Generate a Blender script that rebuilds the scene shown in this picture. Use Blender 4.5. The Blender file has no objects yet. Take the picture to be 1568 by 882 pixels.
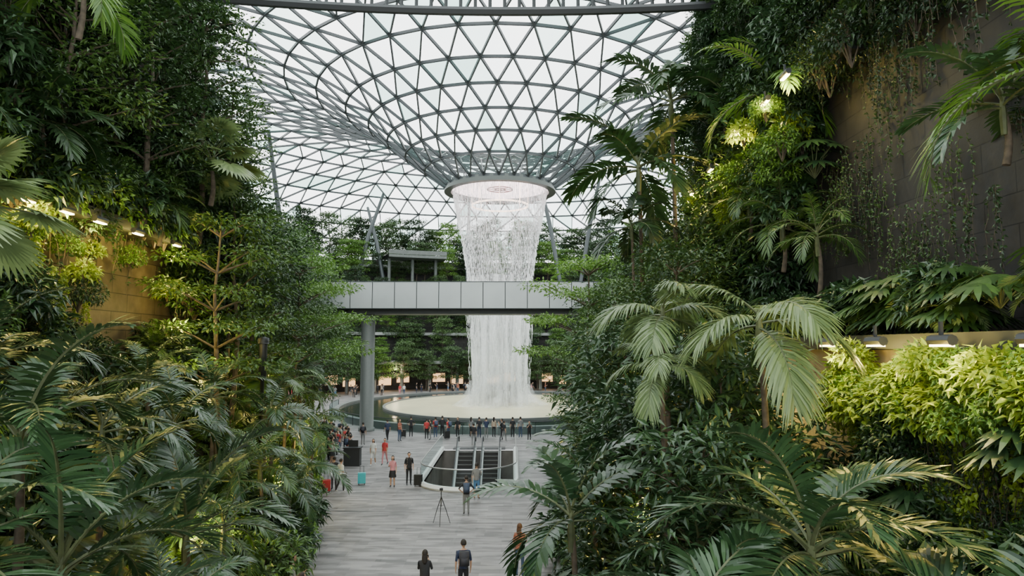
import bpy, math, random
import numpy as np
from mathutils import Vector, Matrix
rng=np.random.default_rng(7); random.seed(7)
col=bpy.context.scene.collection
R=math.radians
# ---------------------------------------------------------------- materials
def newmat(name):
    m=bpy.data.materials.new(name); m.use_nodes=True
    nt=m.node_tree; b=nt.nodes['Principled BSDF']; return m,nt,b
def plain(name,c,rough=.5,metal=0,spec=.5,emit=None,es=0,noise=.0,nscale=5):
    m,nt,b=newmat(name)
    b.inputs['Base Color'].default_value=(*c,1); b.inputs['Roughness'].default_value=rough
    b.inputs['Metallic'].default_value=metal; b.inputs['Specular IOR Level'].default_value=spec
    if emit: b.inputs['Emission Color'].default_value=(*emit,1); b.inputs['Emission Strength'].default_value=es
    if noise>0:
        n=nt.nodes.new('ShaderNodeTexNoise'); n.inputs['Scale'].default_value=nscale; n.inputs['Detail'].default_value=4
        tc=nt.nodes.new('ShaderNodeTexCoord'); nt.links.new(tc.outputs['Object'],n.inputs['Vector'])
        r=nt.nodes.new('ShaderNodeValToRGB')
        r.color_ramp.elements[0].position=.3; r.color_ramp.elements[1].position=.7
        r.color_ramp.elements[0].color=(*[x*(1-noise) for x in c],1); r.color_ramp.elements[1].color=(*[min(1,x*(1+noise)) for x in c],1)
        nt.links.new(n.outputs['Fac'],r.inputs['Fac']); nt.links.new(r.outputs['Color'],b.inputs['Base Color'])
    return m
def leafmat(name,cols,rough=.42,trans=.22):
    m,nt,b=newmat(name)
    g=nt.nodes.new('ShaderNodeNewGeometry'); r=nt.nodes.new('ShaderNodeValToRGB')
    els=r.color_ramp.elements
    for i,c in enumerate(cols):
        p=i/(len(cols)-1)
        e=els[0] if i==0 else (els[1] if i==len(cols)-1 else els.new(p))
        e.position=p; e.color=(*c,1)
    oi=nt.nodes.new('ShaderNodeObjectInfo')
    ad=nt.nodes.new('ShaderNodeMath'); ad.operation='MULTIPLY_ADD'; ad.inputs[1].default_value=.6
    mm=nt.nodes.new('ShaderNodeMath'); mm.operation='MULTIPLY'; mm.inputs[1].default_value=.4
    nt.links.new(oi.outputs['Random'],mm.inputs[0]); nt.links.new(g.outputs['Random Per Island'],ad.inputs[0]); nt.links.new(mm.outputs[0],ad.inputs[2])
    nt.links.new(ad.outputs[0],r.inputs['Fac']); nt.links.new(r.outputs['Color'],b.inputs['Base Color'])
    b.inputs['Roughness'].default_value=rough; b.inputs['Specular IOR Level'].default_value=.5
    t=nt.nodes.new('ShaderNodeBsdfTranslucent'); nt.links.new(r.outputs['Color'],t.inputs['Color'])
    mx=nt.nodes.new('ShaderNodeMixShader'); mx.inputs[0].default_value=trans
    o=nt.nodes['Material Output']
    nt.links.new(b.outputs[0],mx.inputs[1]); nt.links.new(t.outputs[0],mx.inputs[2]); nt.links.new(mx.outputs[0],o.inputs['Surface'])
    return m
M={}
M['dark']=leafmat('leaf_dark_green',[(.006,.017,.006),(.016,.043,.013),(.036,.085,.022)])
M['mid']=leafmat('leaf_mid_green',[(.013,.040,.008),(.033,.088,.018),(.078,.155,.030)])
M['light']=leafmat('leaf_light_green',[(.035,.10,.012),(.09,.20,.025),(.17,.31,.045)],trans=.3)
M['lime']=leafmat('leaf_lime_glow',[(.08,.16,.012),(.19,.31,.02),(.36,.46,.045)],trans=.3)  # yellow lamp glow put into the leaf colour for plants near lamps
M['palm']=leafmat('leaf_palm_green',[(.009,.028,.011),(.022,.058,.021),(.05,.105,.038)],rough=.33,trans=.15)
M['pale']=leafmat('leaf_pale_palm',[(.06,.105,.035),(.115,.185,.06),(.21,.285,.11)],rough=.4,trans=.25)
M['farleaf']=leafmat('leaf_far_canopy',[(.018,.045,.016),(.045,.105,.03),(.10,.18,.05)])
M['bark']=plain('bark_brown',(.085,.065,.045),.85,noise=.4,nscale=8)
M['stem']=plain('palm_stem',(.08,.095,.04),.6,noise=.3)
M['steel']=plain('roof_steel',(.045,.052,.056),.5,.2)
M['dsteel']=plain('dark_steel',(.03,.032,.035),.5,.3)
M['concrete']=plain('concrete_grey',(.28,.29,.28),.7,noise=.12,nscale=2)
M['dconcrete']=plain('concrete_dark',(.12,.13,.125),.7,noise=.15,nscale=2)
M['soil']=plain('planting_soil',(.016,.014,.01),.95,noise=.4,nscale=3)
M['panel']=plain('bridge_panel_metal',(.36,.38,.38),.4,.35,noise=.05,nscale=.6)
M['black']=plain('black_rubber',(.012,.012,.014),.5)
M['white']=plain('white_rim',(.70,.71,.69),.35)
M['lamp']=plain('lamp_lens',(1,.8,.4),.4,emit=(1,.72,.32),es=22)
M['warmwin']=plain('shop_window_glow',(1,.7,.4),.4,emit=(1,.58,.26),es=1.8)

def wallmat(name,c1,c2,axis='y'):
    m,nt,b=newmat(name)
    g=nt.nodes.new('ShaderNodeNewGeometry'); s=nt.nodes.new('ShaderNodeSeparateXYZ'); c=nt.nodes.new('ShaderNodeCombineXYZ')
    nt.links.new(g.outputs['Position'],s.inputs[0]); nt.links.new(s.outputs['Y' if axis=='y' else 'X'],c.inputs['X']); nt.links.new(s.outputs['Z'],c.inputs['Y'])
    br=nt.nodes.new('ShaderNodeTexBrick'); br.inputs['Scale'].default_value=1
    br.inputs['Brick Width'].default_value=1.9; br.inputs['Row Height'].default_value=.62; br.inputs['Mortar Size'].default_value=.014
    br.inputs['Color1'].default_value=(*c1,1); br.inputs['Color2'].default_value=(*c2,1); br.inputs['Mortar'].default_value=(.003,.003,.003,1)
    nt.links.new(c.outputs[0],br.inputs['Vector'])
    n=nt.nodes.new('ShaderNodeTexNoise'); n.inputs['Scale'].default_value=2.5; n.inputs['Detail'].default_value=6; nt.links.new(g.outputs['Position'],n.inputs['Vector'])
    mr=nt.nodes.new('ShaderNodeMapRange'); mr.inputs[1].default_value=.3; mr.inputs[2].default_value=.7; mr.inputs[3].default_value=.65; mr.inputs[4].default_value=1.2; nt.links.new(n.outputs['Fac'],mr.inputs[0])
    mx=nt.nodes.new('ShaderNodeVectorMath'); mx.operation='SCALE'
    nt.links.new(br.outputs['Color'],mx.inputs[0]); nt.links.new(mr.outputs[0],mx.inputs['Scale']); nt.links.new(mx.outputs[0],b.inputs['Base Color'])
    b.inputs['Roughness'].default_value=.7
    bp=nt.nodes.new('ShaderNodeBump'); bp.inputs['Strength'].default_value=.5; bp.inputs['Distance'].default_value=.03
    sb=nt.nodes.new('ShaderNodeMath'); sb.operation='SUBTRACT'; nt.links.new(n.outputs['Fac'],sb.inputs[0]); nt.links.new(br.outputs['Fac'],sb.inputs[1])
    nt.links.new(sb.outputs[0],bp.inputs['Height']); nt.links.new(bp.outputs[0],b.inputs['Normal'])
    return m
M['slate']=wallmat('slate_wall_panels',(.015,.0135,.013),(.032,.028,.026))
M['brown']=wallmat('brown_wall_panels',(.05,.040,.032),(.10,.078,.06))
M['sand']=wallmat('sandstone_wall_panels',(.13,.095,.065),(.21,.155,.105))
def floormat():
    m,nt,b=newmat('striated_stone_floor')
    g=nt.nodes.new('ShaderNodeNewGeometry')
    def bricks(w,h,c1,c2,off):
        br=nt.nodes.new('ShaderNodeTexBrick'); br.inputs['Scale'].default_value=1; br.offset=off
        br.inputs['Brick Width'].default_value=w; br.inputs['Row Height'].default_value=h; br.inputs['Mortar Size'].default_value=.006
        br.inputs['Color1'].default_value=(*c1,1); br.inputs['Color2'].default_value=(*c2,1); br.inputs['Mortar'].default_value=(.07,.07,.07,1)
        nt.links.new(g.outputs['Position'],br.inputs['Vector']);return br
    b1=bricks(1.1,.30,(.025,.023,.024),(.27,.25,.25),.37);b2=bricks(2.3,.6,(.06,.056,.056),(.28,.262,.26),.61)
    mp=nt.nodes.new('ShaderNodeMapping'); mp.inputs['Scale'].default_value=(.6,3,1); nt.links.new(g.outputs['Position'],mp.inputs['Vector'])
    n=nt.nodes.new('ShaderNodeTexNoise'); n.inputs['Scale'].default_value=1.1; n.inputs['Detail'].default_value=7; nt.links.new(mp.outputs[0],n.inputs['Vector'])
    r=nt.nodes.new('ShaderNodeValToRGB'); r.color_ramp.elements[0].position=.44; r.color_ramp.elements[1].position=.56
    r.color_ramp.elements[0].color=(.05,.047,.048,1); r.color_ramp.elements[1].color=(.32,.305,.30,1); nt.links.new(n.outputs['Fac'],r.inputs['Fac'])
    m1=nt.nodes.new('ShaderNodeMix'); m1.data_type='RGBA'; m1.inputs[0].default_value=.4
    nt.links.new(b1.outputs['Color'],m1.inputs[6]); nt.links.new(b2.outputs['Color'],m1.inputs[7])
    mx=nt.nodes.new('ShaderNodeMix'); mx.data_type='RGBA'; mx.inputs[0].default_value=.35
    nt.links.new(m1.outputs[2],mx.inputs[6]); nt.links.new(r.outputs['Color'],mx.inputs[7]); nt.links.new(mx.outputs[2],b.inputs['Base Color'])
    b.inputs['Roughness'].default_value=.5
    return m
M['floor']=floormat()
def glassmat(name,tint,gl=.08,rand=False):
    m,nt,b=newmat(name); nt.nodes.remove(b)
    t=nt.nodes.new('ShaderNodeBsdfTransparent'); t.inputs[0].default_value=(*tint,1)
    g=nt.nodes.new('ShaderNodeBsdfGlossy'); g.inputs['Roughness'].default_value=.08
    mx=nt.nodes.new('ShaderNodeMixShader'); mx.inputs[0].default_value=gl
    if rand:
        ge=nt.nodes.new('ShaderNodeNewGeometry'); r=nt.nodes.new('ShaderNodeValToRGB'); e=r.color_ramp.elements
        e[0].position=0; e[0].color=(1,1,1,1); e[1].position=1; e[1].color=(.42,.62,.57,1)
        x=e.new(.55); x.color=(.94,.98,.97,1); x=e.new(.82); x.color=(.70,.84,.80,1)
        nt.links.new(ge.outputs['Random Per Island'],r.inputs['Fac']); nt.links.new(r.outputs['Color'],t.inputs[0])
    nt.links.new(t.outputs[0],mx.inputs[1]); nt.links.new(g.outputs[0],mx.inputs[2]); nt.links.new(mx.outputs[0],nt.nodes['Material Output'].inputs['Surface'])
    return m
M['roofglass']=glassmat('roof_glass',(.9,.95,.94),.02,True)
M['glass']=glassmat('balustrade_glass',(.80,.88,.87),.06)
def watermat(name,dens,xy,zs,thr,soft=.25):
    m,nt,b=newmat(name)
    b.inputs['Base Color'].default_value=(.94,.96,.97,1); b.inputs['Roughness'].default_value=.6
    tc=nt.nodes.new('ShaderNodeTexCoord'); mp=nt.nodes.new('ShaderNodeMapping'); mp.inputs['Scale'].default_value=(xy,xy,zs)
    nt.links.new(tc.outputs['Object'],mp.inputs['Vector'])
    n=nt.nodes.new('ShaderNodeTexNoise'); n.inputs['Scale'].default_value=1.; n.inputs['Detail'].default_value=2.5; n.inputs['Roughness'].default_value=.5; nt.links.new(mp.outputs[0],n.inputs['Vector'])
    r=nt.nodes.new('ShaderNodeMapRange'); r.inputs[1].default_value=thr; r.inputs[2].default_value=thr+soft; r.inputs[3].default_value=0; r.inputs[4].default_value=dens
    nt.links.new(n.outputs['Fac'],r.inputs[0])
    t=nt.nodes.new('ShaderNodeBsdfTransparent'); tl=nt.nodes.new('ShaderNodeBsdfTranslucent'); tl.inputs[0].default_value=(.94,.96,.97,1)
    m1=nt.nodes.new('ShaderNodeMixShader'); m1.inputs[0].default_value=.5; nt.links.new(b.outputs[0],m1.inputs[1]); nt.links.new(tl.outputs[0],m1.inputs[2])
    m2=nt.nodes.new('ShaderNodeMixShader'); nt.links.new(r.outputs[0],m2.inputs[0]); nt.links.new(t.outputs[0],m2.inputs[1]); nt.links.new(m1.outputs[0],m2.inputs[2])
    nt.links.new(m2.outputs[0],nt.nodes['Material Output'].inputs['Surface']); return m
M['water']=watermat('falling_water',.70,1.5,.03,.40,.28)
M['veil']=watermat('falling_veil',.30,1.6,.05,.35,.4)
M['mist']=watermat('splash_mist',.34,.6,.5,.28,.45)
M['drop']=plain('water_drop',(.9,.91,.92),.3)
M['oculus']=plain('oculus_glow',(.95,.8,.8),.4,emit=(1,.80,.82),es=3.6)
M['poolpale']=plain('shallow_pool_water',(.62,.58,.38),.3,spec=.3,noise=.1,nscale=.3)
M['pooldark']=plain('dark_pool_water',(.02,.026,.026),.12)
# ---------------------------------------------------------------- geometry builder
def nrm(a):
    return a/np.maximum(np.linalg.norm(a,axis=-1,keepdims=True),1e-9)
class Geo:
    def __init__(s): s.v=[];s.f=[];s.m=[];s.n=0
    def add(s,V,F,mi=0):
        V=np.asarray(V,float).reshape(-1,3);F=np.asarray(F,int).reshape(-1,4)
        s.v.append(V);s.f.append(F+s.n);s.m.append(np.full(len(F),mi,int));s.n+=len(V)
    def leaves(s,P,D,N,L,W,mi=0,fold=.18,droop=.22):
        P=np.asarray(P,float);n=len(P);D=nrm(D);S=nrm(np.cross(D,N));N=np.cross(S,D)
        L=np.broadcast_to(L,(n,)).reshape(n,1);W=np.broadcast_to(W,(n,)).reshape(n,1)
        C=P+D*L*.5-N*L*droop*.2;T=P+D*L-N*L*droop
        A=P+D*L*.42+S*W*.5+N*W*fold;B=P+D*L*.42-S*W*.5+N*W*fold
        V=np.stack([P,A,T,B,C],1).reshape(-1,3);k=np.arange(n)[:,None]*5
        F=np.concatenate([k+np.array([[0,1,2,4]]),k+np.array([[0,4,2,3]])],0)
        s.add(V,F,mi)
    def strips(s,P,D,N,L,W,droop,mi=0):
        n=len(P);D=nrm(D);S=nrm(np.cross(D,N))
        L=np.broadcast_to(L,(n,)).reshape(n,1);W=np.broadcast_to(W,(n,)).reshape(n,1);dr=np.broadcast_to(droop,(n,)).reshape(n,1)
        V=[]
        for q,w in ((0,.35),(.3,1),(.66,.85),(1,.06)):
            c=P+D*L*q+np.array([0,0,-1.])*L*dr*q*q
            V+= [c+S*W*.5*w,c-S*W*.5*w]
        V=np.stack(V,1).reshape(-1,3);k=np.arange(n)[:,None]*8
        F=np.concatenate([k+np.array([[a,a+1,a+3,a+2]]) for a in (0,2,4)],0)
        s.add(V,F,mi)
    def tube(s,pts,rad,sides=6,mi=0,cap=False):
        pts=np.asarray(pts,float);n=len(pts);rad=np.broadcast_to(rad,(n,))
        T=nrm(np.gradient(pts,axis=0));ref=np.array([0,0,1.]) if abs(T[0][2])<.8 else np.array([1.,0,0])
        A=nrm(np.cross(T,ref));B=np.cross(T,A);a=np.arange(sides)*2*math.pi/sides
        V=pts[:,None,:]+rad[:,None,None]*(np.cos(a)[None,:,None]*A[:,None,:]+np.sin(a)[None,:,None]*B[:,None,:])
        F=[[i*sides+j,i*sides+(j+1)%sides,(i+1)*sides+(j+1)%sides,(i+1)*sides+j] for i in range(n-1) for j in range(sides)]
        s.add(V,F,mi)
        if cap and sides%2==0:
            for b in (0,(n-1)*sides):
                k=[b+j for j in range(sides)]
                Fc=[[k[0],k[j],k[j+1],k[j+2]] for j in range(1,sides-2,2)] if sides>4 else [k]
                s.f.append(np.array(Fc)+s.n-n*sides);s.m.append(np.full(len(Fc),mi,int))
    def box(s,c,d,mi=0,rz=0,rx=0):
        x,y,z=[q/2 for q in d];V=np.array([[-x,-y,-z],[x,-y,-z],[x,y,-z],[-x,y,-z],[-x,-y,z],[x,-y,z],[x,y,z],[-x,y,z]])
        if rx: cc,ss=math.cos(rx),math.sin(rx);V=V@np.array([[1,0,0],[0,cc,ss],[0,-ss,cc]])
        if rz: cc,ss=math.cos(rz),math.sin(rz);V=V@np.array([[cc,ss,0],[-ss,cc,0],[0,0,1]])
        s.add(V+np.array(c),[[0,3,2,1],[4,5,6,7],[0,1,5,4],[1,2,6,5],[2,3,7,6],[3,0,4,7]],mi)
    def ball(s,c,r,mi=0,n=4,fn=None):
        g=np.linspace(-1,1,n+1);V=[];F=[];k=0
        for ax in range(3):
            for sg in (-1,1):
                for i in range(n+1):
                    for j in range(n+1):
                        p=[0,0,0];p[ax]=sg;p[(ax+1)%3]=math.tan(g[i]*math.pi/4);p[(ax+2)%3]=math.tan(g[j]*math.pi/4)*sg;V.append(p)
                for i in range(n):
                    for j in range(n):
                        a=k+i*(n+1)+j;F.append([a,a+n+1,a+n+2,a+1])
                k+=(n+1)**2
        V=nrm(np.array(V,float))
        if fn is not None: V=fn(V)
        s.add(V*np.array(r)+np.array(c),F,mi)
    def mesh(s,name,mats,smooth=False,weld=False):
        V=np.concatenate(s.v);F=np.concatenate(s.f);mi=np.concatenate(s.m)
        me=bpy.data.meshes.new(name);me.vertices.add(len(V));me.vertices.foreach_set('co',V.ravel())
        me.loops.add(len(F)*4);me.loops.foreach_set('vertex_index',F.ravel().astype(np.int32))
        me.polygons.add(len(F));me.polygons.foreach_set('loop_start',np.arange(0,len(F)*4,4,dtype=np.int32))
        me.polygons.foreach_set('loop_total',np.full(len(F),4,np.int32))
        for m in mats: me.materials.append(m)
        me.polygons.foreach_set('material_index',mi.astype(np.int32))
        me.polygons.foreach_set('use_smooth',np.full(len(F),smooth))
        me.update(calc_edges=True);return me
def obj(name,me,loc=(0,0,0),rot=(0,0,0),sc=1,parent=None):
    o=bpy.data.objects.new(name,me);o.location=loc;o.rotation_euler=rot;o.scale=(sc,)*3 if not hasattr(sc,'__len__') else sc
    col.objects.link(o)
    if parent: o.parent=parent
    return o
def empty(name,loc=(0,0,0)):
    o=bpy.data.objects.new(name,None);o.location=loc;o.empty_display_size=.2;col.objects.link(o);return o
# ---------------------------------------------------------------- plants
def frond(g,o,az,el,L,droop=1.5,n=26,ll=.55,lw=.045,ld=.35,mi=0,si=1,vang=.35,start=.18,tw=0):
    K=12;t=np.linspace(0,1,K);pit=el-droop*t**1.3;h=np.array([math.cos(az),math.sin(az),0]);
    d=np.cos(pit)[:,None]*h+np.sin(pit)[:,None]*np.array([0,0,1.])
    pts=np.array(o)+np.concatenate([np.zeros((1,3)),np.cumsum((d[:-1]+d[1:])/2*L/(K-1),0)])
    g.tube(pts,np.linspace(.028,.006,K)*L/2,4,si)
    side=np.array([-math.sin(az),math.cos(az),0])
    side=side*math.cos(tw)+np.array([0,0,1.])*math.sin(tw)
    ts=np.linspace(start,1,n)
    for sg in (1,-1):
        tt=np.clip(ts+rng.normal(0,.004,n),0,1)
        P=np.stack([np.interp(tt,t,pts[:,k]) for k in range(3)],1);T=nrm(np.stack([np.interp(tt,t,d[:,k]) for k in range(3)],1))
        N=nrm(np.cross(T,side));N=np.where(N[:,2:3]<0,-N,N)
        q=(tt-start)/(1-start);ang=np.radians(68-45*q)+rng.normal(0,.06,n)
        D=T*np.cos(ang)[:,None]+(side*sg)*np.sin(ang)[:,None]+N*vang*(.8+.4*rng.random(n))[:,None]
        le=ll*(np.sin(np.pi*np.clip(.12+q*.80,0,1))**.6)*(.9+.2*rng.random(n))
        g.strips(P,D,N+rng.normal(0,.12,(n,3)),le,lw,ld*(.7+.6*rng.random(n)),mi)
def crown(name,mat,nf=12,L=2.2,droop=1.5,n=26,ll=.6,lw=.05,ld=.35,emin=-.1,emax=1.35,vang=.3):
    g=Geo()
    for i in range(nf):
        f=i/(nf-1);el=emax+(emin-emax)*f
        frond(g,(0,0,-.25*f),i*2.399+rng.normal(0,.15),el+rng.normal(0,.08),L*(.85+.3*rng.random()),droop*(.8+.4*rng.random()),n,ll,lw,ld,0,1,vang,tw=rng.normal(0,.25))
    g.tube([(0,0,-.9),(0,0,-.45),(0,0,.1)],[.07,.09,.04],7,1)
    return g.mesh(name,[M[mat],M['stem']])
def fancrown(name,mat,nf=12,pet=.9,fl=.8,n=26):
    g=Geo()
    for i in range(nf):
        f=i/(nf-1);el=1.3-1.5*f;az=i*2.399;h=np.array([math.cos(az),math.sin(az),0.])
        t=np.linspace(0,1,6);pit=el-.5*t;d=np.cos(pit)[:,None]*h+np.sin(pit)[:,None]*np.array([0,0,1.])
        pts=np.concatenate([np.zeros((1,3)),np.cumsum(d[:-1]*pet*(.8+.4*rng.random())/5,0)]);g.tube(pts,.016,4,1)
        T=d[-1];S=np.array([-math.sin(az),math.cos(az),0.]);N=np.cross(S,T)*-1;N=N if N[2]>0 else -N
        a=np.linspace(-2.2,2.2,n);D=T*np.cos(a)[:,None]+S*np.sin(a)[:,None]+N*.18*np.abs(np.sin(a*9))[:,None]
        g.strips(np.repeat(pts[-1:],n,0),D,np.repeat(N[None],n,0)+rng.normal(0,.1,(n,3)),fl*(1-.12*np.abs(a)/2.2),fl*.15,.3,0)
    return g.mesh(name,[M[mat],M['stem']])
def randu(n):
    return nrm(rng.normal(0,1,(n,3)))
def shrub(name,mat,n=900,ls=.2,lw=.09,flat=.85,droop=.3,lump=.25):
    g=Geo();u=randu(int(n*1.5));u=u[u[:,2]>-.55][:n];k=randu(9)
    bump=1+lump*(np.max(u@k.T,1)-.75)*2
    r=(rng.random(len(u))**.35)*bump
    P=u*r[:,None]*np.array([1,1,flat]);D=u+rng.normal(0,.6,u.shape);D[:,2]-=.15
    N=u*.5+np.array([0,0,1.])+rng.normal(0,.35,u.shape)
    g.leaves(P,D,N,ls*(.7+.6*rng.random(len(u))),lw*(.8+.4*rng.random(len(u))),0,droop=droop)
    for i in range(8):
        q=randu(1)[0];q[2]=abs(q[2]);g.tube([(0,0,-.8),q*.35,q*.8],[.03,.018,.006],4,1)
    return g.mesh(name,[M[mat],M['bark']])
def tree(name,mat,h=7,cr=2,layers=5,nb=5,n=160,ls=.16,lw=.07,flat=.3,c0=.4,cl=.75,thin=1):
    g=Geo();K=9;z=np.linspace(0,h,K);x=np.cumsum(rng.normal(0,.05,K))*h/7;y=np.cumsum(rng.normal(0,.05,K))*h/7
    tp=np.stack([x,y,z],1);g.tube(tp,np.linspace(.10,.025,K)*h/7*thin,7,1)
    for l in range(layers):
        f=l/max(1,layers-1);zz=h*(c0+(1-c0)*f);rr=cr*(.55+.45*math.sin(math.pi*(.25+.6*f)))*(1-.35*f)
        b=np.array([np.interp(zz,z,x),np.interp(zz,z,y),zz])
        a0=rng.random()*6.28
        for j in range(nb):
            a=a0+j*6.283/nb+rng.normal(0,.25);rl=rr*(.55+.5*rng.random())
            e=b+np.array([math.cos(a)*rl,math.sin(a)*rl,rl*.28+rng.normal(0,.1)])
            m=(b+e)/2+np.array([0,0,-.05*rl]);g.tube([b-np.array([0,0,.2]),m,e],[.035*h/7,.022*h/7,.008],4,1)
            cs=cl*cr*.5*(.8+.4*rng.random());u=randu(n);rad=rng.random(n)**.45
            P=e+u*rad[:,None]*np.array([cs,cs,cs*flat]);D=u*np.array([1,1,.2])+rng.normal(0,.4,u.shape)
            N=np.array([0,0,1.])+rng.normal(0,.35,u.shape)
            g.leaves(P,D,N,ls*(.7+.6*rng.random(n)),lw,0,droop=.2)
    return g.mesh(name,[M[mat],M['bark']])
def vine(name,mat,ns=9,L=3,w=1.2,nl=34,ls=.13,lw=.08):
    g=Geo()
    for i in range(ns):
        x0=(rng.random()-.5)*w*2;l=L*(.5+.6*rng.random());K=8;t=np.linspace(0,1,K)
        pts=np.stack([x0+.12*np.sin(t*5+i),rng.normal(0,.03,K)+.05,-l*t],1);g.tube(pts,.008,3,1)
        tt=rng.random(nl);P=np.stack([np.interp(tt,t,pts[:,k]) for k in range(3)],1)
        D=rng.normal(0,1,(nl,3));D[:,2]-=.8;N=np.array([0,1.,.5])*1.0+rng.normal(0,.4,(nl,3))
        g.leaves(P,D,N,ls*(.7+.6*rng.random(nl)),lw,0)
    return g.mesh(name,[M[mat],M['bark']])
def bigleaf(name,mat,n=16,L=.8,W=.42):
    g=Geo()
    for i in range(n):
        az=i*2.4;el=1.2-1.1*i/n;l=.5+.5*rng.random();d=np.array([math.cos(az)*math.cos(el),math.sin(az)*math.cos(el),math.sin(el)])
        e=d*l;g.tube([(0,0,-.2),e*.5+np.array([0,0,.06]),e],[.018,.014,.01],4,1)
        S=np.array([-math.sin(az),math.cos(az),0]);T=np.array([math.cos(az),math.sin(az),-.35]);N=np.array([math.cos(az)*.35,math.sin(az)*.35,1.])
        m=9;a=np.linspace(-1.9,1.9,m);D=T*np.cos(a*.6)[:,None]+S*np.sin(a)[:,None]
        g.strips(np.repeat(e[None],m,0),D,np.repeat(N[None],m,0),L*(.5+.5*np.cos(a*.6)),W*.35,.25,0)
    return g.mesh(name,[M[mat],M['stem']])
C_={}
C_['kentia']=[crown('kentia_crown_%d'%i,'palm',12,2.2,1.5,30,.55,.05,.4) for i in range(3)]
C_['kentia_big']=[crown('kentia_big_crown_%d'%i,'palm',11,2.4,1.3,34,.64,.066,.25,emin=.1) for i in range(2)]
C_['areca']=[crown('areca_crown_%d'%i,'mid',15,2.0,1.6,24,.5,.045,.4) for i in range(2)]
C_['bright']=[crown('bright_crown_%d'%i,'light',10,2.4,1.4,28,.6,.06,.45) for i in range(2)]
C_['pale']=[crown('pale_crown_%d'%i,'pale',7,1.8,1.35,46,.72,.055,.6,emin=-.1,emax=.8) for i in range(2)]
C_['broad']=[crown('broad_crown_%d'%i,'palm',10,2.3,1.2,17,.62,.13,.3,emin=0) for i in range(2)]
C_['darkpalm']=[crown('dark_crown_%d'%i,'dark',10,2.5,1.25,22,.8,.13,.4,emin=-.2) for i in range(2)]
C_['fan']=[fancrown('fan_crown','pale')]
C_['fand']=[fancrown('fan_crown_dark','mid')]
NAMES={'kentia':'kentia_palm','kentia_big':'kentia_palm','areca':'areca_palm','bright':'butterfly_palm','pale':'pale_feather_palm','broad':'broadleaf_palm','darkpalm':'tall_palm','fan':'fan_palm','fand':'fan_palm'}
SH={'dark':[shrub('shrub_dark_%d'%i,'dark',1000,.19,.085) for i in range(3)],
 'mid':[shrub('shrub_mid_%d'%i,'mid',900,.2,.09) for i in range(3)],
 'big':[shrub('shrub_bigleaf_%d'%i,'palm',560,.34,.14,droop=.4) for i in range(2)],
 'light':[shrub('shrub_light_%d'%i,'light',800,.2,.1) for i in range(2)],
 'lime':[shrub('shrub_lime_%d'%i,'lime',420,.34,.18) for i in range(2)],
 'fine':[shrub('shrub_fine_%d'%i,'dark',1500,.12,.05,lump=.5) for i in range(2)],
 'fern':[crown('fern_%d'%i,'mid',13,.95,1.5,20,.24,.035,.2,emin=.2) for i in range(2)],
 'fernl':[crown('fern_light','pale',13,.95,1.5,20,.24,.035,.2,emin=.2)],
 'leafy':[bigleaf('philodendron_%d'%i,'mid') for i in range(2)],
 'leafyd':[bigleaf('philodendron_dark','palm',18,.7,.4)],
 'red':[shrub('shrub_red_croton','red',420,.26,.08) for i in range(1)] if 'red' in M else [],
 'vine':[vine('vine_%d'%i,'dark') for i in range(2)],'vinem':[vine('vine_m','mid')],'vinel':[vine('vine_lime','lime',10,2.2,1.0,44,.2,.13)]}
TR={'layer':[tree('layered_tree_%d'%i,'mid',7,2.0,5,5,150,.17,.075,.25) for i in range(2)],
 'layerl':[tree('layered_tree_light','light',7,2.4,4,6,190,.16,.07,.22,.5)],
 'bushy':[tree('bushy_tree_%d'%i,'dark',8,2.1,6,5,170,.2,.09,.7,.3,.9) for i in range(2)],
 'bushm':[tree('bushy_tree_mid_%d'%i,'mid',8,2.3,6,5,170,.22,.10,.65,.3,.9) for i in range(2)],
 'rhodo':[tree('rhododendron_%d'%i,'palm',5,1.7,5,6,70,.34,.12,.8,.25,.9) for i in range(2)],
 'far':[tree('far_tree_%d'%i,k,9,2.8,6,5,120,.36,.20,.42,.3,.8) for i,k in enumerate(['dark','farleaf','farleaf','farleaf','light'])]}
# ---------------------------------------------------------------- terrain functions
I=np.interp
curbL=lambda y:float(I(y,[0,5,22,34,48,60,75],[-2.5,-3.2,-6.8,-9.8,-13,-17,-24]))
wallL=lambda y:float(I(y,[-6,30,45,70],[-13,-13.5,-19,-34]))
curbR=lambda y:float(I(y,[0,5,12,18,30,45,60,75],[-1,-.8,.2,1.2,2.2,4.0,8,16]))
wallR=lambda y:float(I(y,[-6,25,36,50,70],[8,8,9,13,28]))
def zL(x,y):
    c,w=curbL(y),wallL(y);return .45+4.5*min(1,max(0,(c-x)/(c-w)))
def zR(x,y):
    c,w=curbR(y),wallR(y);return .45+3.3*min(1,max(0,(x-c)/(w-c)))
def gz(x,y): return zL(x,y) if x<curbL(y) else (zR(x,y) if x>curbR(y) else 0)
def grid_surface(name,fn,nu,nv,mat,smooth=True):
    g=Geo();V=[fn(i/nu,j/nv) for i in range(nu+1) for j in range(nv+1)]
    F=[[i*(nv+1)+j,(i+1)*(nv+1)+j,(i+1)*(nv+1)+j+1,i*(nv+1)+j+1] for i in range(nu) for j in range(nv)]
    g.add(V,F);return obj(name,g.mesh(name,[mat],smooth))
def Y(u): return -4+u*79
grid_surface('planting_bed_left',lambda u,v:(curbL(Y(u))+v*(wallL(Y(u))-curbL(Y(u))),Y(u),zL(curbL(Y(u))+v*(wallL(Y(u))-curbL(Y(u))),Y(u))),40,8,M['soil'])
grid_surface('planting_bed_right',lambda u,v:(curbR(Y(u))+v*(wallR(Y(u))-curbR(Y(u))),Y(u),zR(curbR(Y(u))+v*(wallR(Y(u))-curbR(Y(u))),Y(u))),40,8,M['soil'])
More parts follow.
